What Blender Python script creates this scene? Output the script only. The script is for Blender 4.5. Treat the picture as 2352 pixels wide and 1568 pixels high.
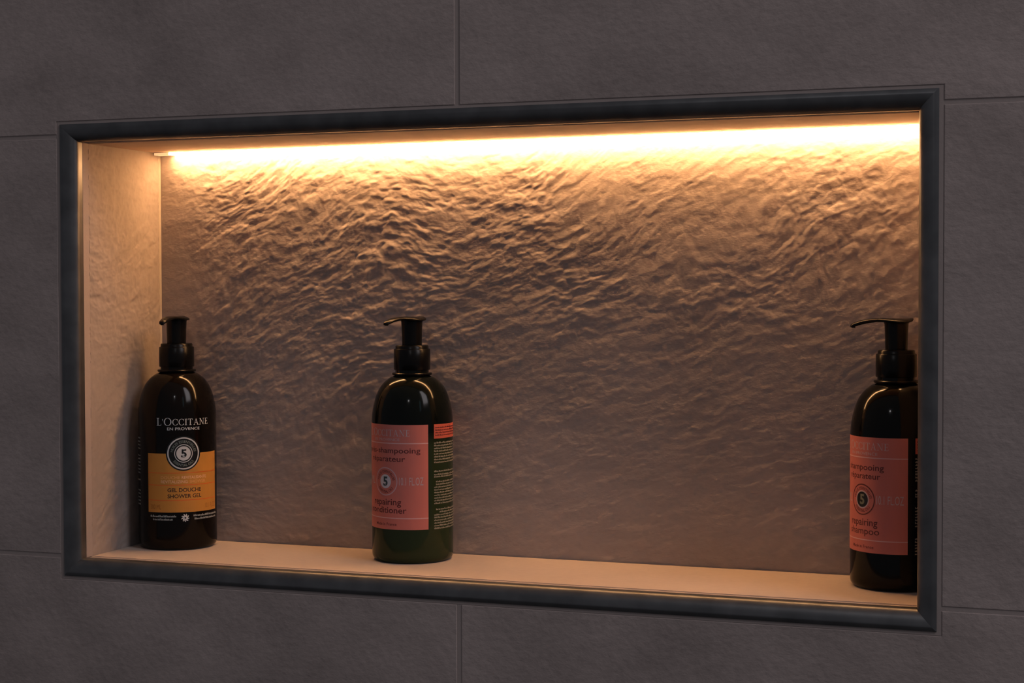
import bpy, bmesh, math, random
import numpy as np
from mathutils import Matrix, Vector

for o in list(bpy.data.objects):
    bpy.data.objects.remove(o)
COL = bpy.context.scene.collection
SC = bpy.context.scene
random.seed(5)

# ------------------------------------------------------------------ camera
cam_d = bpy.data.cameras.new('camera')
cam = bpy.data.objects.new('camera', cam_d)
COL.objects.link(cam)
RT = Vector((0.938758, 0.344568, -0.002777))
UP = Vector((-0.008216, 0.030442, 0.999503))
FW = Vector((-0.344377, 0.938298, -0.031373))
FW.normalize(); RT = FW.cross(UP).normalized(); UP = RT.cross(FW).normalized()
M = Matrix((RT, UP, -FW)).transposed().to_4x4()
M.translation = Vector((0.41741, -1.03944, 0.19003))
cam.matrix_world = M
cam_d.sensor_width = 36.0
cam_d.lens = 60.277
cam_d.clip_start = 0.01
SC.camera = cam

# ------------------------------------------------------------------ world, lamps, exposure
SC.view_settings.view_transform = 'Standard'
SC.view_settings.look = 'None'
SC.view_settings.gamma = 1.0
SC.view_settings.use_curve_mapping = False
SC.view_settings.exposure = 0.0
w = bpy.data.worlds.new('room_ambience')
SC.world = w
w.use_nodes = True
w.node_tree.nodes['Background'].inputs[0].default_value = (0.93, 0.91, 1.0, 1)
w.node_tree.nodes['Background'].inputs[1].default_value = 0.10


def lamp(name, kind, loc, target, power, color, **kw):
    d = bpy.data.lights.new(name, kind)
    d.energy = power
    d.color = color
    for k, v in kw.items():
        setattr(d, k, v)
    o = bpy.data.objects.new(name, d)
    o.location = loc
    if target is not None:
        o.rotation_euler = (Vector(target) - Vector(loc)).to_track_quat('-Z', 'Y').to_euler()
    COL.objects.link(o)
    return o


# unseen overhead area light for ceiling bounce, a faint far window, a small lamp
lamp('room_light', 'AREA', (2.3, -0.95, 2.0), (0.3, -0.1, 0.1), 21.0, (1.0, 0.91, 0.93), shape='RECTANGLE', size=0.8, size_y=1.6)
lamp('window_light', 'AREA', (1.9, -1.7, 1.15), (0, 0.0, 0.1), 0.22, (0.45, 0.85, 1.0), shape='RECTANGLE', size=0.14, size_y=0.6)
lamp('small_lamp', 'POINT', (0.12, -0.82, 0.61), None, 0.6, (1.0, 0.95, 0.97), shadow_soft_size=0.013)

# ------------------------------------------------------------------ materials


def new_mat(name):
    m = bpy.data.materials.new(name)
    m.use_nodes = True
    return m, m.node_tree, m.node_tree.nodes['Principled BSDF']


def plain(name, col, rough=0.5, metal=0.0, spec=0.5, coat=0.0):
    m, nt, b = new_mat(name)
    b.inputs['Base Color'].default_value = (*col, 1)
    b.inputs['Roughness'].default_value = rough
    b.inputs['Metallic'].default_value = metal
    b.inputs['Specular IOR Level'].default_value = spec
    b.inputs['Coat Weight'].default_value = coat
    b.inputs['Coat Roughness'].default_value = 0.05
    return m


def stone(name, col, bump, scale=90.0, mottle=0.16, rough=0.8, coords='Object', stretch=(1, 1, 1)):
    m, nt, b = new_mat(name)
    N, L = nt.nodes, nt.links
    tc = N.new('ShaderNodeNewGeometry')
    mp = N.new('ShaderNodeMapping')
    mp.inputs['Rotation'].default_value = (0, math.radians(24), 0)
    mp.inputs['Scale'].default_value = stretch
    L.new(tc.outputs['Position'], mp.inputs['Vector'])
    n1 = N.new('ShaderNodeTexNoise'); n1.inputs['Scale'].default_value = 11; n1.inputs['Detail'].default_value = 5
    n1.inputs['Roughness'].default_value = 0.62
    n2 = N.new('ShaderNodeTexNoise'); n2.inputs['Scale'].default_value = 230; n2.inputs['Detail'].default_value = 3
    L.new(mp.outputs[0], n1.inputs['Vector']); L.new(mp.outputs[0], n2.inputs['Vector'])
    add = N.new('ShaderNodeMath'); add.operation = 'MULTIPLY_ADD'
    L.new(n2.outputs[0], add.inputs[0]); add.inputs[1].default_value = 0.35
    L.new(n1.outputs[0], add.inputs[2])
    r = N.new('ShaderNodeMapRange')
    r.inputs['From Min'].default_value = 0.42; r.inputs['From Max'].default_value = 0.93
    r.inputs['To Min'].default_value = 1 - mottle; r.inputs['To Max'].default_value = 1 + mottle
    L.new(add.outputs[0], r.inputs['Value'])
    mx = N.new('ShaderNodeVectorMath'); mx.operation = 'SCALE'
    mx.inputs[0].default_value = col
    L.new(r.outputs[0], mx.inputs['Scale'])
    L.new(mx.outputs[0], b.inputs['Base Color'])
    b.inputs['Roughness'].default_value = rough
    b.inputs['Specular IOR Level'].default_value = 0.3
    n3 = N.new('ShaderNodeTexNoise'); n3.inputs['Scale'].default_value = scale; n3.inputs['Detail'].default_value = 6
    n3.inputs['Roughness'].default_value = 0.6
    L.new(mp.outputs[0], n3.inputs['Vector'])
    bp = N.new('ShaderNodeBump'); bp.inputs['Strength'].default_value = 1.0
    bp.inputs['Distance'].default_value = bump
    L.new(n3.outputs[0], bp.inputs['Height'])
    L.new(bp.outputs[0], b.inputs['Normal'])
    return m


TILE = (0.385, 0.322, 0.305)
M_TILE = stone('wall_tile_stone', TILE, 0.0006, 130, 0.24, stretch=(1, 1, 1.6))
M_SLATE = stone('slate_relief_stone', (0.405, 0.345, 0.325), 0.00012, 420, 0.10, stretch=(1, 1, 2.2))
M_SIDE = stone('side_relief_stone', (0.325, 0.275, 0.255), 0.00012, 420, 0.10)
M_SMOOTH = stone('smooth_cut_tile', (0.49, 0.405, 0.355), 0.00006, 200, 0.08)
M_GROUT = stone('grout', (0.365, 0.308, 0.292), 0.0001, 500, 0.06, rough=0.9)
M_BEAD = plain('silicone_bead', (0.40, 0.35, 0.31), 0.6)
M_CORE = plain('mortar_core', (0.2, 0.19, 0.18), 0.95)

# brushed anthracite edging
M_TRIM, nt, b = new_mat('anthracite_edging')
N, L = nt.nodes, nt.links
g = N.new('ShaderNodeNewGeometry')
mp = N.new('ShaderNodeMapping'); mp.inputs['Scale'].default_value = (1, 1, 1)
n = N.new('ShaderNodeTexNoise'); n.inputs['Scale'].default_value = 55; n.inputs['Detail'].default_value = 5
L.new(g.outputs['Position'], mp.inputs['Vector']); L.new(mp.outputs[0], n.inputs['Vector'])
cr = N.new('ShaderNodeValToRGB')
cr.color_ramp.elements[0].position = 0.3; cr.color_ramp.elements[0].color = (0.115, 0.117, 0.121, 1)
cr.color_ramp.elements[1].position = 0.75; cr.color_ramp.elements[1].color = (0.18, 0.182, 0.187, 1)
L.new(n.outputs[0], cr.inputs[0]); L.new(cr.outputs[0], b.inputs['Base Color'])
b.inputs['Metallic'].default_value = 0.8
b.inputs['Roughness'].default_value = 0.38

M_BLACK = plain('black_bottle_plastic', (0.0035, 0.0040, 0.0035), 0.11, spec=0.2)
M_PUMP = plain('black_pump_plastic', (0.004, 0.004, 0.0042), 0.26, spec=0.2)
M_BROWN = plain('dark_brown_bottle_plastic', (0.0050, 0.0038, 0.0030), 0.11, spec=0.2)

# dark green see-through looking bottle: conditioner fills it up to just over the label
M_GREEN, nt, b = new_mat('dark_green_bottle_plastic')
N, L = nt.nodes, nt.links
tc = N.new('ShaderNodeTexCoord'); sx = N.new('ShaderNodeSeparateXYZ'); L.new(tc.outputs['Object'], sx.inputs[0])
rr = N.new('ShaderNodeMapRange'); rr.interpolation_type = 'SMOOTHSTEP'
rr.inputs['From Min'].default_value = 0.080; rr.inputs['From Max'].default_value = 0.094
L.new(sx.outputs['Z'], rr.inputs['Value'])
mx = N.new('ShaderNodeMix'); mx.data_type = 'RGBA'
mx.inputs[6].default_value = (0.021, 0.033, 0.014, 1); mx.inputs[7].default_value = (0.004, 0.0055, 0.0045, 1)
L.new(rr.outputs[0], mx.inputs[0]); L.new(mx.outputs[2], b.inputs['Base Color'])
b.inputs['Roughness'].default_value = 0.11
b.inputs['Specular IOR Level'].default_value = 0.2

M_PINK = plain('coral_label_print', (0.60, 0.18, 0.15), 0.42, spec=0.35)
M_PINKW = plain('pale_print_on_coral', (0.70, 0.40, 0.40), 0.45)
M_PINKG = plain('greyish_print_on_coral', (0.55, 0.42, 0.45), 0.45)
M_MAROON = plain('maroon_print', (0.13, 0.02, 0.02), 0.5)
M_RING = plain('grey_pink_ring', (0.60, 0.36, 0.40), 0.45)
M_DISC = plain('pale_disc', (0.62, 0.60, 0.68), 0.45)
M_TEAL = plain('dark_teal_print', (0.03, 0.055, 0.06), 0.5)
M_ORANGE = plain('orange_label_print', (0.58, 0.26, 0.05), 0.42, spec=0.35)
M_ORLINE = plain('deep_orange_print', (0.72, 0.14, 0.02), 0.45)
M_ORTXT = plain('pale_orange_print', (0.85, 0.50, 0.30), 0.45)
M_ORFAINT = plain('faint_orange_print', (0.82, 0.40, 0.15), 0.45)
M_DARKTXT = plain('dark_brown_print', (0.05, 0.02, 0.01), 0.5)
M_BROWNTXT = plain('brown_print', (0.33, 0.12, 0.02), 0.5)
M_WHITE = plain('silver_white_print', (0.62, 0.64, 0.66), 0.45)
M_DIM = plain('dim_grey_print', (0.10, 0.115, 0.11), 0.5)
M_CREAM = plain('cream_small_print', (0.30, 0.27, 0.21), 0.5)
M_INK = plain('black_print', (0.006, 0.007, 0.007), 0.3)
M_REDOR = plain('red_orange_back_label', (0.58, 0.12, 0.075), 0.42)
M_OLIVE = plain('olive_print', (0.19, 0.20, 0.14), 0.5)
M_ALU = plain('led_channel_aluminium', (0.30, 0.30, 0.30), 0.4, metal=0.8)

M_LED, nt, b = new_mat('led_diffuser_lit')
nt.nodes.remove(b)
e = nt.nodes.new('ShaderNodeEmission')
e.inputs[0].default_value = (1.0, 0.51, 0.20, 1)
e.inputs[1].default_value = 68.0
nt.links.new(e.outputs[0], nt.nodes['Material Output'].inputs[0])
M_LEDEND, nt, b = new_mat('led_diffuser_end_glow')
b.inputs['Base Color'].default_value = (0.8, 0.75, 0.65, 1)
b.inputs['Emission Color'].default_value = (1.0, 0.55, 0.25, 1)
b.inputs['Emission Strength'].default_value = 0.9

# ------------------------------------------------------------------ helpers


def link_mesh(name, verts, faces, mat, parent=None, smooth=False):
    me = bpy.data.meshes.new(name)
    me.from_pydata([tuple(v) for v in verts], [], [tuple(f) for f in faces])
    me.materials.append(mat)
    if smooth:
        me.polygons.foreach_set('use_smooth', [True] * len(me.polygons))
    me.update()
    o = bpy.data.objects.new(name, me)
    COL.objects.link(o)
    if parent is not None:
        o.parent = parent
    return o


def bm_obj(name, bm, mat, parent=None, smooth_angle=None):
    bmesh.ops.recalc_face_normals(bm, faces=bm.faces)
    me = bpy.data.meshes.new(name)
    bm.to_mesh(me); bm.free()
    me.materials.append(mat)
    if smooth_angle:
        me.polygons.foreach_set('use_smooth', [True] * len(me.polygons))
        me.set_sharp_from_angle(angle=math.radians(smooth_angle))
    o = bpy.data.objects.new(name, me)
    COL.objects.link(o)
    if parent is not None:
        o.parent = parent
    return o


def tag(o, label, cat=None, group=None, kind=None):
    if label: o['label'] = label
    if cat: o['category'] = cat
    if group: o['group'] = group
    if kind: o['kind'] = kind
    return o


def box_bm(bm, x0, x1, y0, y1, z0, z1, bev=0.0):
    r = bmesh.ops.create_cube(bm, size=1.0)
    for v in r['verts']:
        v.co = Vector(((x0 + x1) / 2 + v.co.x * (x1 - x0), (y0 + y1) / 2 + v.co.y * (y1 - y0), (z0 + z1) / 2 + v.co.z * (z1 - z0)))
    if bev:
        es = list({e for v in r['verts'] for e in v.link_edges})
        bmesh.ops.bevel(bm, geom=es, offset=bev, segments=2, affect='EDGES')


def box(name, b, mat, parent=None, bev=0.0):
    bm = bmesh.new(); box_bm(bm, *b, bev=bev)
    return bm_obj(name, bm, mat, parent)


# ------------------------------------------------------------------ measures (metres, z = 0 on a tile joint)
XL, XR, ZB, ZT = -0.30667, 0.30461, -0.0154, 0.30689     # outside of the edging
S = 0.0121                                              # edging width
XI, XJ, ZF = XL + S, XR - S, ZB + S
ZCL, ZCR = 0.2941, 0.2958                               # soffit height at the left / right end
D = 0.1142                                              # depth of the niche
Y1, Y2 = 0.0105, 0.0165
GAP = 0.0030
CX0, CX1, CZ0, CZ1 = XL - GAP, XR + GAP, ZB - 0.0026, ZT + 0.0022   # cut in the tiling
J = 0.0034

# ------------------------------------------------------------------ wall core with the niche recess
T = 0.008
wx0, wx1, wz0, wz1 = -1.8, 1.8, -1.2, 1.5
rx0, rx1, rz0, rz1, ry = XI - T, XJ + T, ZF - T, 0.2965 + T, D + T
V, F = [], []


def ring(y, a, bb):
    i = len(V)
    V.extend([(a[0], y, a[2]), (a[1], y, a[2]), (a[1], y, a[3]), (a[0], y, a[3])])
    return i


outer = (wx0, wx1, wz0, wz1); hole = (rx0, rx1, rz0, rz1)
yf = 0.00055
a = ring(yf, outer, 0); h = ring(yf, hole, 0); hb = ring(ry, hole, 0); ab = ring(0.22, outer, 0)
for k in range(4):
    k2 = (k + 1) % 4
    F.append((a + k, a + k2, h + k2, h + k))
    F.append((h + k, h + k2, hb + k2, hb + k))
    F.append((a + k2, a + k, ab + k, ab + k2))
F.append((hb, hb + 1, hb + 2, hb + 3)); F.append((ab + 3, ab + 2, ab + 1, ab))
bmw = bmesh.new()
vs = [bmw.verts.new(v) for v in V]
for f in F: bmw.faces.new([vs[i] for i in f])
wall = bm_obj('wall_back', bmw, M_GROUT)
tag(wall, 'dim grey stone-tiled wall around the lit niche', kind='structure')


fl = box('floor', (wx0, wx1, -3.2, 0.22, wz0 - 0.06, wz0), plain('dark_floor', (0.06, 0.055, 0.05), 0.6))
tag(fl, 'dark floor at the foot of the wall', kind='structure')


# ---- rectilinear tile prisms with softened edges
def tile(poly, parent, y0=0.0, y1=T, bev=0.00045, mat=M_TILE):
    n = len(poly)
    def offset(d):
        out = []
        for i in range(n):
            p0, p, p2 = Vector(poly[i - 1]), Vector(poly[i]), Vector(poly[(i + 1) % n])
            e1 = (p - p0).normalized(); e2 = (p2 - p).normalized()
            n1 = Vector((-e1.y, e1.x)); n2 = Vector((-e2.y, e2.x))   # inward for counter-clockwise
            out.append(p + (n1 + n2) * d)
        return out
    bm = bmesh.new()
    loops = []
    for (d, y) in ((bev, y0), (bev * 0.3, y0 + bev * 0.3), (0, y0 + bev), (0, y1)):
        loops.append([bm.verts.new((p.x, y, p.y)) for p in offset(d)])
    bm.faces.new(loops[0]); bm.faces.new(loops[-1][::-1])
    for l0, l1 in zip(loops, loops[1:]):
        for i in range(n):
            bm.faces.new((l0[i], l0[(i + 1) % n], l1[(i + 1) % n], l1[i]))
    return bm_obj('tile', bm, mat, parent)


for cx in range(-3, 3):
    for rz in range(-4, 5):
        x0, x1 = cx * 0.6, cx * 0.6 + 0.6 - J
        z0, z1 = rz * 0.3, rz * 0.3 + 0.3 - J * 0.85
        yo = random.uniform(-0.00015, 0.00015)
        if cx in (-1, 0) and rz in (-1, 0, 1):
            if rz == 0:
                if cx == -1: x1 = CX0
                else: x0 = CX1
                poly = [(x0, z0), (x1, z0), (x1, z1), (x0, z1)]
            elif rz == 1:
                if cx == -1: poly = [(x0, z0), (CX0, z0), (CX0, CZ1), (x1, CZ1), (x1, z1), (x0, z1)]
                else: poly = [(x0, CZ1), (CX1, CZ1), (CX1, z0), (x1, z0), (x1, z1), (x0, z1)]
            else:
                if cx == -1: poly = [(x0, z0), (x1, z0), (x1, CZ0), (CX0, CZ0), (CX0, z1), (x0, z1)]
                else: poly = [(x0, z0), (x1, z0), (x1, z1), (CX1, z1), (CX1, CZ0), (x0, CZ0)]
        else:
            poly = [(x0, z0), (x1, z0), (x1, z1), (x0, z1)]
        tile(poly, wall, yo, T, bev=0.0004)

# grout filling around the edging, flush and slightly recessed
gb = bmesh.new()
e = 0.0004
gy0, gy1 = 0.00035, 0.0013
for (x0, x1, z0, z1) in ((CX0 + e, XL + 0.0006, CZ0 + e, CZ1 - e), (XR - 0.0006, CX1 - e, CZ0 + e, CZ1 - e),
                         (XL + 0.0006, XR - 0.0006, ZT - 0.0006, CZ1 - e), (XL + 0.0006, XR - 0.0006, CZ0 + e, ZB + 0.0006)):
    box_bm(gb, x0, x1, gy0, gy1, z0, z1)
bm_obj('grout_border', gb, M_GROUT, wall)


# ------------------------------------------------------------------ relief panels
def lattice(nx, ny, seed):
    return np.random.RandomState(seed).rand(ny, nx).astype(np.float32)


LAT = {}


def vnoise(x, y, seed):
    if seed not in LAT: LAT[seed] = lattice(256, 256, seed)
    g = LAT[seed]
    xi = np.floor(x).astype(int); yi = np.floor(y).astype(int)
    fx = x - xi; fy = y - yi
    fx = fx * fx * fx * (fx * (fx * 6 - 15) + 10); fy = fy * fy * fy * (fy * (fy * 6 - 15) + 10)
    xi &= 255; yi &= 255; xj = (xi + 1) & 255; yj = (yi + 1) & 255
    return (g[yi, xi] * (1 - fx) + g[yi, xj] * fx) * (1 - fy) + (g[yj, xi] * (1 - fx) + g[yj, xj] * fx) * fy - 0.5


def relief(x, z, seed=0, ang0=20, rot_amp=26):
    """split-slate surface, in metres; streaks climb to the right"""
    lf = 1 / 0.16
    a = np.radians(ang0 + rot_amp * 2 * vnoise(x * lf + 7, z * lf + 3, seed + 50))
    # domain warp
    wx = x + 0.002 * vnoise(x * 90, z * 90, seed + 51) + 0.0012 * vnoise(x * 300, z * 300, seed + 52)
    wz = z + 0.002 * vnoise(x * 90 + 9, z * 90, seed + 53) + 0.0012 * vnoise(x * 300, z * 300 + 5, seed + 54)
    ac = math.radians(ang0)
    u0 = wx * math.cos(ac) + wz * math.sin(ac); v0 = -wx * math.sin(ac) + wz * math.cos(ac)
    # slow bend of the streak direction through a low-frequency shear
    v0 = v0 + 0.034 * vnoise(x * 7 + 2, z * 7, seed + 55) + 0.012 * vnoise(x * 18 + 2, z * 18, seed + 56)
    h = np.zeros_like(x)
    for i, (wl, st, am) in enumerate(((0.030, 2.0, .30), (0.0120, 2.6, .42), (0.0066, 2.5, .60), (0.0041, 2.1, .60), (0.0027, 1.8, .42), (0.0017, 1.5, .20))):
        nn = vnoise(u0 / (wl * st) + i * 13, v0 / wl + i * 7, seed + i)
        rdg = 0.5 - np.abs(vnoise(u0 / (wl * st) * 0.9 + 31 + i, v0 / wl * 0.9 + 11, seed + 20 + i)) * 2
        h += am * (nn * 0.75 + rdg * 0.30)
    # patches of rougher and calmer stone
    p = vnoise(x * 9 + 1, z * 9, seed + 60) + 0.6 * vnoise(x * 22, z * 22 + 4, seed + 61)
    rough = np.clip(1.0 + 1.0 * p, 0.55, 1.5)
    return h * rough


def grid_panel(name, n_u, n_v, fn, mat, parent):
    uu, vv = np.meshgrid(np.linspace(0, 1, n_u), np.linspace(0, 1, n_v))
    co = fn(uu.ravel(), vv.ravel()).astype(np.float32)
    idx = np.arange(n_u * n_v).reshape(n_v, n_u)
    q = np.stack([idx[:-1, :-1], idx[:-1, 1:], idx[1:, 1:], idx[1:, :-1]], -1).reshape(-1, 4)
    me = bpy.data.meshes.new(name)
    me.vertices.add(len(co)); me.vertices.foreach_set('co', co.ravel())
    me.loops.add(q.size); me.loops.foreach_set('vertex_index', q.ravel().astype(np.int32))
    me.polygons.add(len(q)); me.polygons.foreach_set('loop_start', np.arange(0, q.size, 4, dtype=np.int32))
    me.polygons.foreach_set('use_smooth', np.ones(len(q), dtype=bool))
    me.update(calc_edges=True)
    me.materials.append(mat)
    o = bpy.data.objects.new(name, me)
    COL.objects.link(o); o.parent = parent
    return o


AMP = 0.00090


def back_fn(u, v):
    x = XI - 0.001 + u * (XJ - XI + 0.002); z = ZF - 0.002 + v * (0.2985 - ZF + 0.002)
    amp = AMP * np.clip(0.55 + 0.75 * (z / 0.29), 0.4, 1.15)
    amp = amp * np.clip((x - XI) / 0.05, 0.35, 1)
    return np.stack([x, D + amp * relief(x, z), z], -1)


tag(grid_panel('back_tile', 1080, 540, back_fn, M_SLATE, wall), 'rough split-slate look tile at the back of the niche')


def left_fn(u, v):   # normal towards +x
    y = D - 0.0035 - u * (D - 0.0035 - Y2); z = ZF - 0.001 + v * (0.2965 - ZF + 0.001)
    return np.stack([XI - 0.0001 + 0.00085 * relief(y * 1.2, z, 3), y, z], -1)


def right_fn(u, v):
    y = Y2 + u * (D - 0.001 - Y2); z = ZF - 0.001 + v * (0.2975 - ZF + 0.001)
    return np.stack([XJ + 0.0001 - 0.00022 * relief(y * 1.2 + 2, z, 4), y, z], -1)


def slab_back(o, axis, depth):
    """give a relief sheet its thickness: a border wall and a back face"""
    me = o.data
    bm = bmesh.new(); bm.from_mesh(me)
    be = [e for e in bm.edges if e.is_boundary]
    r = bmesh.ops.extrude_edge_only(bm, edges=be)
    vs = [g for g in r['geom'] if isinstance(g, bmesh.types.BMVert)]
    for v in vs: v.co[axis] = depth
    bm.to_mesh(me); bm.free()


for nm, fn, nu, d in (('side_tile', left_fn, 130, XI - T + 0.0005), ('side_tile', right_fn, 60, XJ + T - 0.0005)):
    o = grid_panel(nm, nu, 500, fn, M_SIDE, wall)
    slab_back(o, 0, d)

# smooth shelf and soffit tiles
box('shelf_tile', (XI, XJ, Y2, D - 0.0012, ZF - T + 0.0005, ZF), M_SMOOTH, wall, bev=0.0004)
LEDY0, LEDY1 = 0.1033, 0.1134


def zc(x): return ZCL + (ZCR - ZCL) * (x - XI) / (XJ - XI)


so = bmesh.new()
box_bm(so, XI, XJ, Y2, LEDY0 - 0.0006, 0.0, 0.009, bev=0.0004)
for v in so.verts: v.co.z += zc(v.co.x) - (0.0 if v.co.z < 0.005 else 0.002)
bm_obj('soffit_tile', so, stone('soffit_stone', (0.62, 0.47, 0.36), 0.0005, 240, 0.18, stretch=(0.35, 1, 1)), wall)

# grout joints between the edging and the tiles inside, and the silicone bead in the corners
jb = bmesh.new()
box_bm(jb, XI - T + 0.001, XI + 0.0001, Y1 - 0.001, Y2 + 0.0003, ZF, 0.2965)
box_bm(jb, XJ - 0.0001, XJ + T - 0.001, Y1 - 0.001, Y2 + 0.0003, ZF, 0.2965)
box_bm(jb, XI, XJ, Y1 + 0.0012, Y2 - 0.0001, ZF - T + 0.001, ZF - 0.0004)
box_bm(jb, XI, XJ, Y1 + 0.0012, Y2 - 0.0001, 0.2945, 0.3025)
bm_obj('grout_joint', jb, M_GROUT, wall)
cb = bmesh.new()
box_bm(cb, XI - T + 0.001, XI - 0.0001, D - 0.0040, D - 0.0002, ZF, 0.2935)
bm_obj('corner_bead', cb, M_BEAD, wall)

# ------------------------------------------------------------------ rounded metal edging, four mitred lengths
PROF = [(0.0000, 0.0012), (0.0000, -0.0004)]
for k_ in range(1, 15):
    t_ = math.radians(4 + 86 * k_ / 14)
    PROF.append((S * math.sin(t_), -0.0012 + 0.0066 * (1 - math.cos(t_))))
PROF += [(S, Y1), (S - 0.0012, Y1), (S - 0.0022, 0.0070), (0.0060, 0.0024)]


def corner(k, s, y):
    return [Vector((XL + s, y, ZT - s)), Vector((XR - s, y, ZT - s)), Vector((XR - s, y, ZB + s)), Vector((XL + s, y, ZB + s))][k % 4]


for k, lab in enumerate(('dark anthracite rounded edging along the top of the niche', 'dark anthracite rounded edging up the right side of the niche',
                         'dark anthracite rounded edging along the bottom of the niche', 'dark anthracite rounded edging up the left side of the niche')):
    bm = bmesh.new()
    va = [bm.verts.new(corner(k, s, y)) for s, y in PROF]
    vb = [bm.verts.new(corner(k + 1, s, y)) for s, y in PROF]
    n_ = len(PROF)
    for i in range(n_):
        bm.faces.new((va[i], va[(i + 1) % n_], vb[(i + 1) % n_], vb[i]))
    bm.faces.new(va); bm.faces.new(vb[::-1])
    o = bm_obj('trim_%d' % (k + 1), bm, M_TRIM, smooth_angle=35)
    tag(o, lab, kind='structure')

# ------------------------------------------------------------------ LED strip
led = bpy.data.objects.new('led_strip', None)
led.location = ((XI + XJ) / 2, (LEDY0 + LEDY1) / 2, 0.296)
COL.objects.link(led)
tag(led, 'glowing warm white LED light strip along the top back edge of the niche', 'light strip')
ox, oy, oz = led.location


def led_box(name, x0, x1, y0, y1, za, zb, mat):
    bm = bmesh.new(); box_bm(bm, x0, x1, y0, y1, za, zb)
    for v in bm.verts:
        v.co.z += zc(v.co.x)
        v.co -= Vector((ox, oy, oz))
    return bm_obj(name, bm, mat, led)


XE = XI + 0.013
hb_ = bmesh.new()
for (y0, y1, za, zb) in ((LEDY0, LEDY0 + 0.0009, -0.0002, 0.0075), (LEDY1 - 0.0004, LEDY1, 0.0012, 0.0075), (LEDY0, LEDY1, 0.0066, 0.0075)):
    box_bm(hb_, XI, XJ, y0, y1, za, zb)
for v in hb_.verts:
    v.co.z += zc(v.co.x); v.co -= Vector((ox, oy, oz))
bm_obj('channel', hb_, M_ALU, led)
led_box('diffuser', XE, XJ - 0.0004, LEDY0 + 0.0011, LEDY1 - 0.0006, -0.0020, 0.0022, M_LED)
led_box('diffuser_end', XI + 0.0002, XE - 0.0001, LEDY0 + 0.0011, LEDY1 - 0.0006, -0.0020, 0.0022, M_LEDEND)

# ------------------------------------------------------------------ bottles
R = 0.0290
MM = 0.001


def lathe(name, prof, mat, parent, seg=72, ang=40, closed=False):
    bm = bmesh.new()
    rings = []
    for r, z in prof:
        if r < 1e-6:
            rings.append([bm.verts.new((0, 0, z * MM))])
        else:
            rings.append([bm.verts.new((r * MM * math.cos(2 * math.pi * i / seg), r * MM * math.sin(2 * math.pi * i / seg), z * MM)) for i in range(seg)])
    pairs = list(zip(rings, rings[1:]))
    if closed: pairs.append((rings[-1], rings[0]))
    for a_, b_ in pairs:
        for i in range(seg):
            j = (i + 1) % seg
            if len(a_) == 1 and len(b_) == 1: continue
            if len(a_) == 1: bm.faces.new((a_[0], b_[i], b_[j]))
            elif len(b_) == 1: bm.faces.new((a_[i], a_[j], b_[0]))
            else: bm.faces.new((a_[i], a_[j], b_[j], b_[i]))
    return bm_obj(name, bm, mat, parent, smooth_angle=ang)


def smooth_prof(pts, n=6):
    """Catmull-Rom through (r, z) points"""
    out = []
    P = [pts[0]] + pts + [pts[-1]]
    for i in range(1, len(P) - 2):
        p0, p1, p2, p3 = [np.array(p) for p in P[i - 1:i + 3]]
        for k in range(n):
            t = k / n
            out.append(tuple(0.5 * ((2 * p1) + (-p0 + p2) * t + (2 * p0 - 5 * p1 + 4 * p2 - p3) * t * t + (-p0 + 3 * p1 - 3 * p2 + p3) * t ** 3)))
    out.append(tuple(pts[-1]))
    return out


BASE = [(0, 1.6), (22, 1.4), (24.2, 0.4), (25.2, 0.0), (26.6, 0.35), (27.7, 1.2), (28.5, 2.5), (28.9, 4.2), (29.0, 6.0), (29.0, 30), (29.0, 60), (29.0, 97.0)]
DOME = smooth_prof([(29.0, 97.5), (28.85, 101.5), (28.35, 106.0), (27.45, 110.6), (25.9, 116.2), (23.5, 121.6), (20.0, 126.2), (15.8, 129.5), (13.0, 130.7)], 5)
BODY = BASE + DOME + [(12.2, 131.0), (12.0, 131.6), (12.0, 137.0), (0, 137.0)]


def wrap(u, z, off):
    """u: arc length in mm to the right of the label axis; z in mm; off in mm above the plastic"""
    th = u / 29.0
    r = (29.0 + off) * MM
    return (r * math.sin(th), -r * math.cos(th), z * MM)


D2U = 29.0 * math.pi / 180.0


def patch(name, u0, u1, z0, z1, off, mat, parent, nz=1):
    """a thin printed film wrapped round the bottle, with its own small thickness"""
    n = max(2, int(abs(u1 - u0) / 1.5))
    vs, fs = [], []
    for i in range(n + 1):
        u = u0 + (u1 - u0) * i / n
        for (z, of) in ((z0, 0.015), (z0, off), (z1, off), (z1, 0.015)):
            vs.append(wrap(u, z, of))
    for i in range(n):
        for k in range(3):
            fs.append((i * 4 + k, i * 4 + 4 + k, i * 4 + 5 + k, i * 4 + 1 + k))
    fs.append((0, 1, 2, 3)); fs.append((n * 4 + 3, n * 4 + 2, n * 4 + 1, n * 4))
    o = link_mesh(name, vs, fs, mat, parent)
    bm = bmesh.new(); bm.from_mesh(o.data); bmesh.ops.recalc_face_normals(bm, faces=bm.faces); bm.to_mesh(o.data); bm.free()
    return o


def annulus(vs, fs, uc, zcn, r0, r1, off, seg=56):
    i0 = len(vs)
    if r0 <= 0:
        rs = [r1 * k / 4 for k in range(5)]
    else:
        rs = [r0, r1]
    for r in rs:
        for k in range(seg):
            t = 2 * math.pi * k / seg
            vs.append(wrap(uc + r * math.cos(t), zcn + r * math.sin(t), off))
    for a_ in range(len(rs) - 1):
        for k in range(seg):
            k2 = (k + 1) % seg
            fs.append((i0 + a_ * seg + k, i0 + (a_ + 1) * seg + k, i0 + (a_ + 1) * seg + k2, i0 + a_ * seg + k2))


_text_cache = {}


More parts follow.
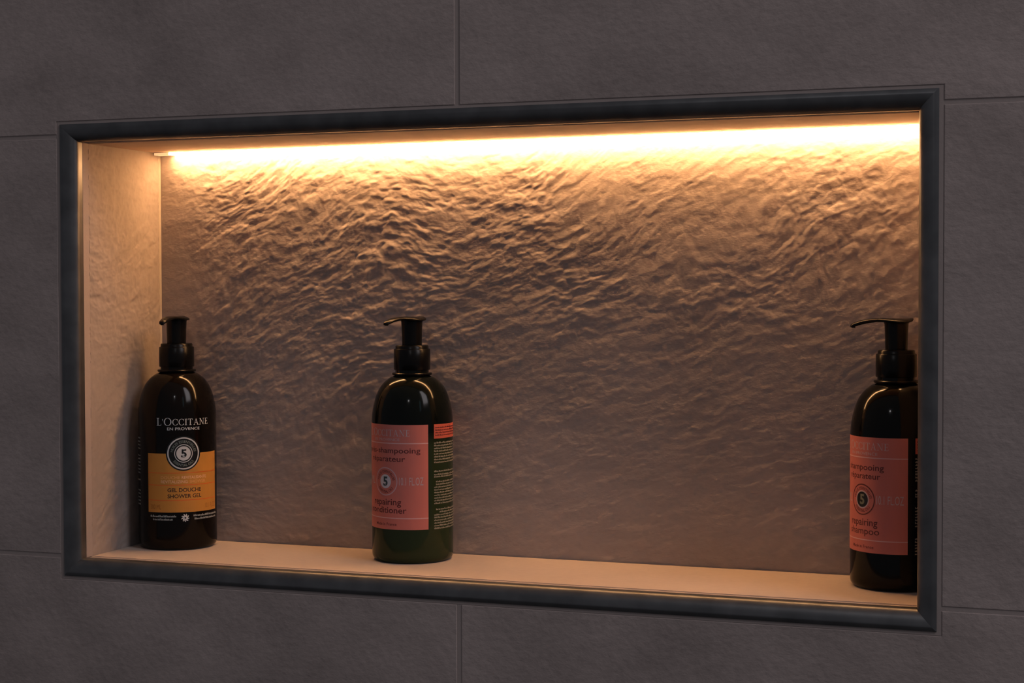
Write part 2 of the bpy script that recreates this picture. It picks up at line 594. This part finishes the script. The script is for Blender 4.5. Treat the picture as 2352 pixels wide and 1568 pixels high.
def text2d(body, bold=0.0):
    key = (body, bold)
    if key in _text_cache: return _text_cache[key]
    cu = bpy.data.curves.new('lettering_outline', 'FONT')
    cu.body = body; cu.size = 1.0; cu.resolution_u = 3; cu.offset = bold
    o = bpy.data.objects.new('lettering_outline', cu)
    COL.objects.link(o)
    bpy.context.view_layer.update()
    me = bpy.data.meshes.new_from_object(o.evaluated_get(bpy.context.evaluated_depsgraph_get()))
    V_ = np.array([v.co[:2] for v in me.vertices]); F_ = [tuple(p.vertices) for p in me.polygons]
    bpy.data.objects.remove(o); bpy.data.curves.remove(cu); bpy.data.meshes.remove(me)
    _text_cache[key] = (V_, F_)
    return V_, F_


def put_text(vs, fs, body, u0, u1, z0, z1, off, bold=0.0):
    V_, F_ = text2d(body, bold)
    mn, mxx = V_.min(0), V_.max(0)
    i0 = len(vs)
    for x, y in V_:
        u = u0 + (x - mn[0]) / (mxx[0] - mn[0]) * (u1 - u0)
        z = z0 + (y - mn[1]) / (mxx[1] - mn[1]) * (z1 - z0)
        vs.append(wrap(u, z, off))
    fs.extend([tuple(i + i0 for i in f) for f in F_])


def put_arc_text(vs, fs, body, uc, zcn, r, h, a0, a1, off, bottom=False):
    V_, F_ = text2d(body, 0.01)
    mn, mxx = V_.min(0), V_.max(0)
    i0 = len(vs)
    for x, y in V_:
        t = (x - mn[0]) / (mxx[0] - mn[0]); hh = (y - mn[1]) / (mxx[1] - mn[1])
        a_ = math.radians(a0 + (a1 - a0) * t)
        rr_ = r + (h * (1 - hh) if bottom else h * hh)
        vs.append(wrap(uc + rr_ * math.cos(a_), zcn + rr_ * math.sin(a_), off))
    fs.extend([tuple(i + i0 for i in f) for f in F_])


# ---- a small roman letter set with thick and thin strokes and serifs, unit cap height
def arc_ring(cx, cy, rx, ry, tx, ty, a0, a1, n=26):
    out = []
    for k in range(n):
        t0 = math.radians(a0 + (a1 - a0) * k / n); t1 = math.radians(a0 + (a1 - a0) * (k + 1) / n)
        q = [(cx + rx * math.cos(t0), cy + ry * math.sin(t0)), (cx + rx * math.cos(t1), cy + ry * math.sin(t1)),
             (cx + (rx - tx) * math.cos(t1), cy + (ry - ty) * math.sin(t1)), (cx + (rx - tx) * math.cos(t0), cy + (ry - ty) * math.sin(t0))]
        out.append(q)
    return out


def rect(x0, x1, y0, y1): return [(x0, y0), (x1, y0), (x1, y1), (x0, y1)]


def roman(ch):
    if ch == 'L':
        return 0.66, [rect(.12, .26, 0, 1), rect(.0, .38, .95, 1), rect(.0, .62, 0, .055), [(.56, 0), (.62, 0), (.64, .24), (.60, .24)]]
    if ch == "'":
        return 0.20, [[(.07, .68), (.10, .68), (.17, 1.0), (.04, 1.0)]]
    if ch == 'O':
        return 1.02, arc_ring(.5, .5, .5, .52, .15, .05, 0, 360, 40)
    if ch == 'C':
        return 0.86, arc_ring(.48, .5, .48, .52, .145, .05, 42, 318, 32) + [[(.80, .66), (.85, .66), (.85, 1.0), (.82, 1.0)], [(.80, .30), (.86, .30), (.84, .04), (.81, .08)]]
    if ch == 'I':
        return 0.38, [rect(.12, .26, 0, 1), rect(.0, .38, .95, 1), rect(.0, .38, 0, .05)]
    if ch == 'T':
        return 0.82, [rect(.34, .48, 0, 1), rect(.22, .60, 0, .05), rect(.02, .80, .945, 1), [(.02, .74), (.05, .74), (.09, 1), (.02, 1)], [(.80, .74), (.77, .74), (.73, 1), (.80, 1)]]
    if ch == 'A':
        return 0.92, [[(.10, 0), (.155, 0), (.47, .92), (.43, 1)], [(.69, 0), (.84, 0), (.49, 1), (.40, .97)], rect(.24, .68, .33, .38), rect(.0, .26, 0, .045), rect(.62, .93, 0, .045)]
    if ch == 'N':
        return 0.96, [rect(.13, .18, 0, 1), rect(.78, .83, 0, 1), [(.10, 1), (.26, 1), (.83, 0), (.74, 0)], rect(.0, .30, 0, .045), rect(.66, .96, .955, 1), rect(.0, .2, .955, 1)]
    if ch == 'E':
        return 0.66, [rect(.12, .26, 0, 1), rect(.0, .62, .945, 1), rect(.0, .64, 0, .055), rect(.2, .50, .49, .54), [(.62, 1), (.58, 1), (.60, .80), (.62, .80)], [(.64, 0), (.60, 0), (.63, .24), (.66, .24)], rect(.47, .51, .42, .62)]
    return 0.4, []


def put_roman(vs, fs, word, u0, u1, z0, z1, off, big=()):
    lay = []; x = 0
    for i, ch in enumerate(word):
        wd, qs = roman(ch)
        k = 1.22 if i in big else 1.0
        lay.append((x, k, qs)); x += wd * k + 0.11
    tot = x - 0.11
    for (x0, k, qs) in lay:
        for q_ in qs:
            i0 = len(vs)
            for (px, py) in q_:
                u = u0 + (x0 + px * k) / tot * (u1 - u0)
                z = z0 + (py * k - (k - 1) * 0.25) * (z1 - z0)
                vs.append(wrap(u, z, off))
            fs.append(tuple(range(i0, i0 + len(q_))))


def put_words(vs, fs, u0, u1, z, h, off, rnd, gap=0.5):
    u = u0
    while u < u1:
        wd = rnd.uniform(1.2, 4.2)
        e_ = min(u + wd, u1)
        # each tiny word is a row of letter-sized marks
        x = u
        while x < e_:
            lw = rnd.uniform(0.35, 0.62)
            hh = h * rnd.choice((0.62, 0.62, 0.8, 1.0))
            i0 = len(vs)
            vs.extend([wrap(x, z, off), wrap(min(x + lw, e_), z, off), wrap(min(x + lw, e_), z + hh, off), wrap(x, z + hh, off)])
            fs.append((i0, i0 + 1, i0 + 2, i0 + 3))
            x += lw + 0.10
        u = e_ + gap


def line(name, mat, parent, fn, *args, **kw):
    k = Ink(); fn(k.v, k.f, *args, **kw)
    return k.build(name, mat, parent)


def stripe(vs, fs, u0, u1, z, h, off):
    n = 44
    for k in range(n):
        ua = u0 + (u1 - u0) * k / n; ub = u0 + (u1 - u0) * (k + 1) / n
        i0 = len(vs); vs += [wrap(ua, z - h, off), wrap(ub, z - h, off), wrap(ub, z + h, off), wrap(ua, z + h, off)]; fs.append((i0, i0 + 1, i0 + 2, i0 + 3))


class Ink:
    def __init__(self): self.v, self.f = [], []

    def build(self, name, mat, parent):
        o = link_mesh(name, self.v, self.f, mat, parent)
        # all faces outwards
        bm = bmesh.new(); bm.from_mesh(o.data); bm.normal_update()
        fl = [f for f in bm.faces if f.normal.dot(Vector((f.calc_center_median().x, f.calc_center_median().y, 0))) < 0]
        bmesh.ops.reverse_faces(bm, faces=fl)
        bm.to_mesh(o.data); bm.free()
        return o


def pump_head(parent, ang):
    """finger pad with the long down-curved spout; spout points to local -Y turned by ang"""
    secs = [(-30.6, 168.3, 167.6, 0.9), (-30.0, 169.3, 167.0, 1.9), (-28.0, 170.3, 167.5, 2.7), (-24.0, 171.6, 168.7, 3.2), (-19, 172.5, 169.7, 3.6), (-14, 172.9, 170.3, 4.4),
            (-9.5, 173.0, 170.4, 6.4), (-6, 173.0, 170.2, 8.2), (-2, 172.9, 170.0, 9.6), (2, 172.8, 170.0, 9.6), (5.5, 172.7, 170.2, 8.6), (8.5, 172.8, 170.7, 6.4), (10.2, 173.0, 171.2, 3.6), (10.9, 172.7, 171.7, 1.3)]
    bm = bmesh.new(); n = 20; rings = []
    c, s_ = math.cos(ang), math.sin(ang)
    for (x, zt, zb, hw) in secs:
        rg = []
        for k in range(n):
            t = 2 * math.pi * k / n
            ct, st = math.cos(t), math.sin(t)
            yy = hw * math.copysign(abs(ct) ** 0.8, ct)
            zz = (zt + zb) / 2 + (zt - zb) / 2 * math.copysign(abs(st) ** 0.8, st)
            if hw > 4.5: zz -= 1.1 * (yy / 9.6) ** 2
            # local: along = spout axis
            X = -x * s_ * -1; X = yy * c + x * -s_; Y = yy * s_ + x * c
            rg.append(bm.verts.new((X * MM, Y * MM, zz * MM)))
        rings.append(rg)
    for a_, b_ in zip(rings, rings[1:]):
        for i in range(n):
            j = (i + 1) % n
            bm.faces.new((a_[i], a_[j], b_[j], b_[i]))
    bm.faces.new(rings[0]); bm.faces.new(rings[-1][::-1])
    o = bm_obj('pump_head', bm, M_PUMP, parent, smooth_angle=60)
    # spout opening
    bm2 = bmesh.new()
    bmesh.ops.create_cone(bm2, cap_ends=True, segments=16, radius1=1.15 * MM, radius2=1.15 * MM, depth=1.0 * MM)
    for v in bm2.verts:
        p = v.co.copy(); x = -28.6 * MM + p.x
        v.co = Vector((p.y * c - x * s_, p.y * s_ + x * c, 167.25 * MM + p.z))
    bm_obj('spout_opening', bm2, M_INK, o)
    return o


def bottle(name, loc, rotz, mat, head_deg, label):
    t = bpy.data.objects.new(name, None)
    t.location = loc; t.rotation_euler = (0, 0, rotz)
    COL.objects.link(t)
    tag(t, label, 'bottle', 'pump bottles standing in the lit niche')
    lathe('body', BODY, mat, t, seg=96, ang=50)
    lathe('neck_ring', [(12.02, 131.4), (13.9, 131.2), (14.3, 131.7), (14.3, 132.5), (13.9, 132.9), (12.02, 132.9)], M_PUMP, t, closed=True)
    lathe('collar', [(12.1, 135.0), (12.7, 135.0), (13.0, 135.4), (13.05, 142), (12.95, 149.4), (12.6, 149.9), (12.0, 150.0), (11.85, 150.4), (11.8, 151.8), (11.3, 152.4),
                     (7.6, 152.5), (7.45, 151.5), (0, 151.5)] + [], M_PUMP, t)
    lathe('pump_stem', [(0, 151.6), (7.0, 151.6), (7.15, 156), (7.35, 164), (7.6, 169), (8.3, 171.0), (0, 171.2)], M_PUMP, t)
    # an engraved upright seam on the collar
    pump_head(t, math.radians(head_deg))
    return t


def rot_for(deg): return math.radians(deg + 90)


RB = rot_for(-58.56)
rnd = random.Random(3)
BZ = ZF + 0.00012
# ---------- left: black shower gel bottle, orange print
bl = bottle('pump_bottle', (-0.2628, 0.0824, BZ), RB, M_BROWN, -21,
            'black pump bottle with orange label, standing in the left corner of the niche')
bl.scale = (1, 1, 0.998)
c0 = 8.5 * D2U
lab = patch('front_label', -47.5 * D2U, 69.5 * D2U, 28.4, 72.0, 0.08, M_ORANGE, bl); lab['label'] = 'orange printed label'
for z in (57.6, 48.6, 37.4):
    line('label_stripe', M_ORLINE, lab, stripe, -47.5 * D2U, 69.5 * D2U, z, .28, .12)
line('lettering', M_ORTXT, lab, put_text, 'REVITALISANTE', 5.5 * D2U, 44.5 * D2U, 53.1, 55.3, .13, .012)
line('lettering', M_ORTXT, lab, put_text, 'REVITALIZING', -25 * D2U, 14 * D2U, 50.0, 52.2, .13, .012)
line('lettering', M_ORFAINT, lab, put_text, 'DOUCHE', -25 * D2U, 3 * D2U, 53.1, 55.3, .13, 0)
line('lettering', M_ORFAINT, lab, put_text, 'SHOWER', 17 * D2U, 43 * D2U, 50.0, 52.2, .13, 0)
line('lettering', M_DARKTXT, lab, put_text, 'GEL DOUCHE', -15.2 * D2U, 35 * D2U, 43.5, 46.4, .13, .02)
line('lettering', M_DARKTXT, lab, put_text, 'SHOWER GEL', -15.2 * D2U, 35.5 * D2U, 39.0, 41.9, .13, .016)
line('lettering', M_BROWNTXT, lab, put_text, '300 ML', -43 * D2U, -25 * D2U, 30.6, 34.2, .13, 0)
line('lettering', M_BROWNTXT, lab, put_text, '10.1 FL.OZ', 43 * D2U, 67 * D2U, 30.6, 34.2, .13, 0)
line('lettering', M_WHITE, bl, put_roman, "L'OCCITANE", -31 * D2U, 49 * D2U, 92.9, 97.5, .05, big=(0, 2))
line('lettering', M_WHITE, bl, put_text, 'EN PROVENCE', -15 * D2U, 33.5 * D2U, 89.2, 91.3, .05, .012)
emb = Ink(); annulus(emb.v, emb.f, c0, 72.0, 0, 12.9, .16)
em = emb.build('emblem', M_INK, bl)
line('emblem_ring', M_WHITE, em, annulus, c0, 72, 10.9, 11.9, .20)
line('emblem_ring', M_WHITE, em, annulus, c0, 72, 0, 5.3, .20)
line('emblem_ring', M_WHITE, em, annulus, c0, 72, 6.2, 6.75, .20)
mt_ = plain('grey_emblem_print', (0.22, 0.26, 0.25), 0.5)
line('emblem_lettering', mt_, em, put_arc_text, 'HUILES ESSENTIELLES', c0, 72, 7.8, 1.9, 172, 8, .20)
line('emblem_lettering', mt_, em, put_arc_text, 'ESSENTIAL OILS', c0, 72, 7.8, 1.9, 218, 322, .20, bottom=True)
line('emblem_number', M_INK, em, put_text, '5', c0 - 1.9, c0 + 2.2, 69.0, 75.1, .24, .03)
ink = Ink()
for (a0, a1, z) in ((-43.5, -2.5, 24.9), (-39, -8, 22.5), (22.5, 72, 25.0), (24, 70, 22.6)):
    put_words(ink.v, ink.f, a0 * D2U, a1 * D2U, z, 1.5, .05, rnd, .28)
for z in np.arange(30, 84, 2.6):
    if rnd.random() < 0.78: put_words(ink.v, ink.f, -84 * D2U, -69 * D2U, z, 1.2, .05, rnd, .28)
ink.build('small_print', plain('small_grey_print', (0.33, 0.35, 0.34), 0.5), bl)['kind'] = 'stuff'
ink = Ink()
uc = 10.3 * D2U
for k in range(9):   # little leaf-like round mark made of curved blades
    a0 = math.radians(40 * k)
    for t in range(4):
        r0 = 0.6 + t * 0.62; r1 = r0 + 0.62
        w0 = 0.42 * math.sin(math.pi * (t + 0.15) / 4.3) + .12; w1 = 0.42 * math.sin(math.pi * (t + 1.15) / 4.3) + .05
        b0 = a0 + t * 0.16; b1 = a0 + (t + 1) * 0.16
        i0 = len(ink.v)
        for (r_, bb_, ww) in ((r0, b0, -w0), (r1, b1, -w1), (r1, b1, w1), (r0, b0, w0)):
            ink.v.append(wrap(uc + r_ * math.cos(bb_) - ww * math.sin(bb_), 24.2 + r_ * math.sin(bb_) + ww * math.cos(bb_), .05))
        ink.f.append((i0, i0 + 1, i0 + 2, i0 + 3))
ink.build('round_mark', M_WHITE, bl)


# ---------- the two coral-labelled bottles
def coral(t, cdeg, l1, l2, l3, l4, right_deg, gap_deg, pale):
    c = cdeg * D2U
    hw = (right_deg - cdeg) * D2U
    lab = patch('front_label', c - hw, c + hw, 24.2, 97.7, 0.08, M_PINK, t); lab['label'] = 'coral pink printed label'
    for z in (84.7, 32.2):
        line('label_stripe', M_PINKW, lab, stripe, c - hw, c + hw, z, .35, .12)
    line('lettering', M_PINKG, lab, put_roman, "L'OCCITANE", c - 37 * D2U, c + 37 * D2U, 89.7, 94.2, .13, big=(0, 2))
    line('lettering', M_PINKG, lab, put_text, 'EN PROVENCE', c - 23 * D2U, c + 23 * D2U, 86.3, 88.2, .13, 0)
    line('lettering', M_PINKG, lab, put_text, '10.1 FL.OZ', c + 22 * D2U, c + 56 * D2U, 55.4, 61.0, .13, 0.0)
    line('lettering', M_PINKG, lab, put_text, '300 ML', c - 54 * D2U, c - 24 * D2U, 55.4, 61.0, .13, 0.0)
    for (txt, hwd, z0, z1) in (l1, l2, l3, l4):
        line('lettering', M_MAROON, lab, put_text, txt, c - hwd * D2U, c + hwd * D2U, z0, z1, .13, 0.010)
    line('lettering', M_MAROON, lab, put_text, 'Made in France', c - 19 * D2U, c + 18 * D2U, 26.9, 28.9, .13, 0.01)
    line('emblem_ring', M_RING if pale else M_MAROON, lab, annulus, c, 57.8, 9.2, 10.0, .14)
    line('emblem_lettering', M_MAROON, lab, put_arc_text, 'HUILES ESSENTIELLES', c, 57.8, 6.3, 1.8, 172, 8, .14)
    line('emblem_lettering', M_MAROON, lab, put_arc_text, 'ESSENTIAL OILS', c, 57.8, 6.3, 1.8, 215, 325, .14, bottom=True)
    line('emblem_disc', M_DISC if pale else M_INK, lab, annulus, c, 57.8, 0, 4.9, .14)
    if not pale:
        line('emblem_ring', M_PINKG, lab, annulus, c, 57.8, 4.95, 5.7, .15)
    line('emblem_number', M_TEAL if pale else M_OLIVE, lab, put_text, '5', c - 1.9, c + 2.1, 54.6, 61.2, .19, .035)
    # back label: coral block over lines of small print
    g0 = gap_deg * D2U; g1 = (gap_deg + 95) * D2U
    bk = patch('back_label', g0, g1, 87.7, 97.7, 0.08, M_REDOR, t); bk['label'] = 'red-orange block of the back label'
    ink = Ink()
    for z in (95.0, 93.2, 91.4, 89.6):
        put_words(ink.v, ink.f, g0 + 1, g1 - 3, z, 1.0, .13, rnd, .4)
    ink.build('small_print', M_MAROON, bk)['kind'] = 'stuff'
    ink = Ink()
    rows = [(z, 0, 99) for z in np.arange(84.2, 70.5, -1.95)] + [(64.2, 0, 99), (61.9, 0, 99), (60.4, 0, 99)] + [(z, 1.5 if z > 54.5 else 0, 99) for z in np.arange(56.9, 40.0, -1.9)] \
        + [(z, 1.5 if z > 36.5 else 0, 99) for z in np.arange(37.4, 23.5, -1.9)]
    for (z, ind, _) in rows:
        u0_ = g0 + ind
        if abs(z - 35.5) < .3: u0_ += 4.5
        put_words(ink.v, ink.f, u0_, g1 - rnd.uniform(0, 2), z, 1.2, .05, rnd, .35)
    ink.build('small_print', M_CREAM, t)['kind'] = 'stuff'
    return lab


bm_ = bottle('pump_bottle', (-0.07053, 0.083, BZ), rot_for(-66.5), M_GREEN, -38,
             'dark green pump bottle with coral pink label, standing near the middle of the niche')
coral(bm_, -41, ('Après-shampooing', 52, 76.6, 81.6), ('réparateur', 31, 70.6, 75.6), ('repairing', 25, 39.8, 45.6), ('conditioner', 32.5, 35.6, 40.0), 22.2, 31.3, True)
br = bottle('pump_bottle', (0.26939, 0.083, BZ), rot_for(-82.49), M_BLACK, -70,
            'black pump bottle with coral pink label, partly hidden by the right edge of the niche')
coral(br, -46, ('shampooing', 31.5, 75.4, 80.6), ('réparateur', 27, 69.9, 74.8), ('repairing', 23.3, 39.8, 45.6), ('shampoo', 25.8, 34.4, 40.0), 14.9, 24.4, False)
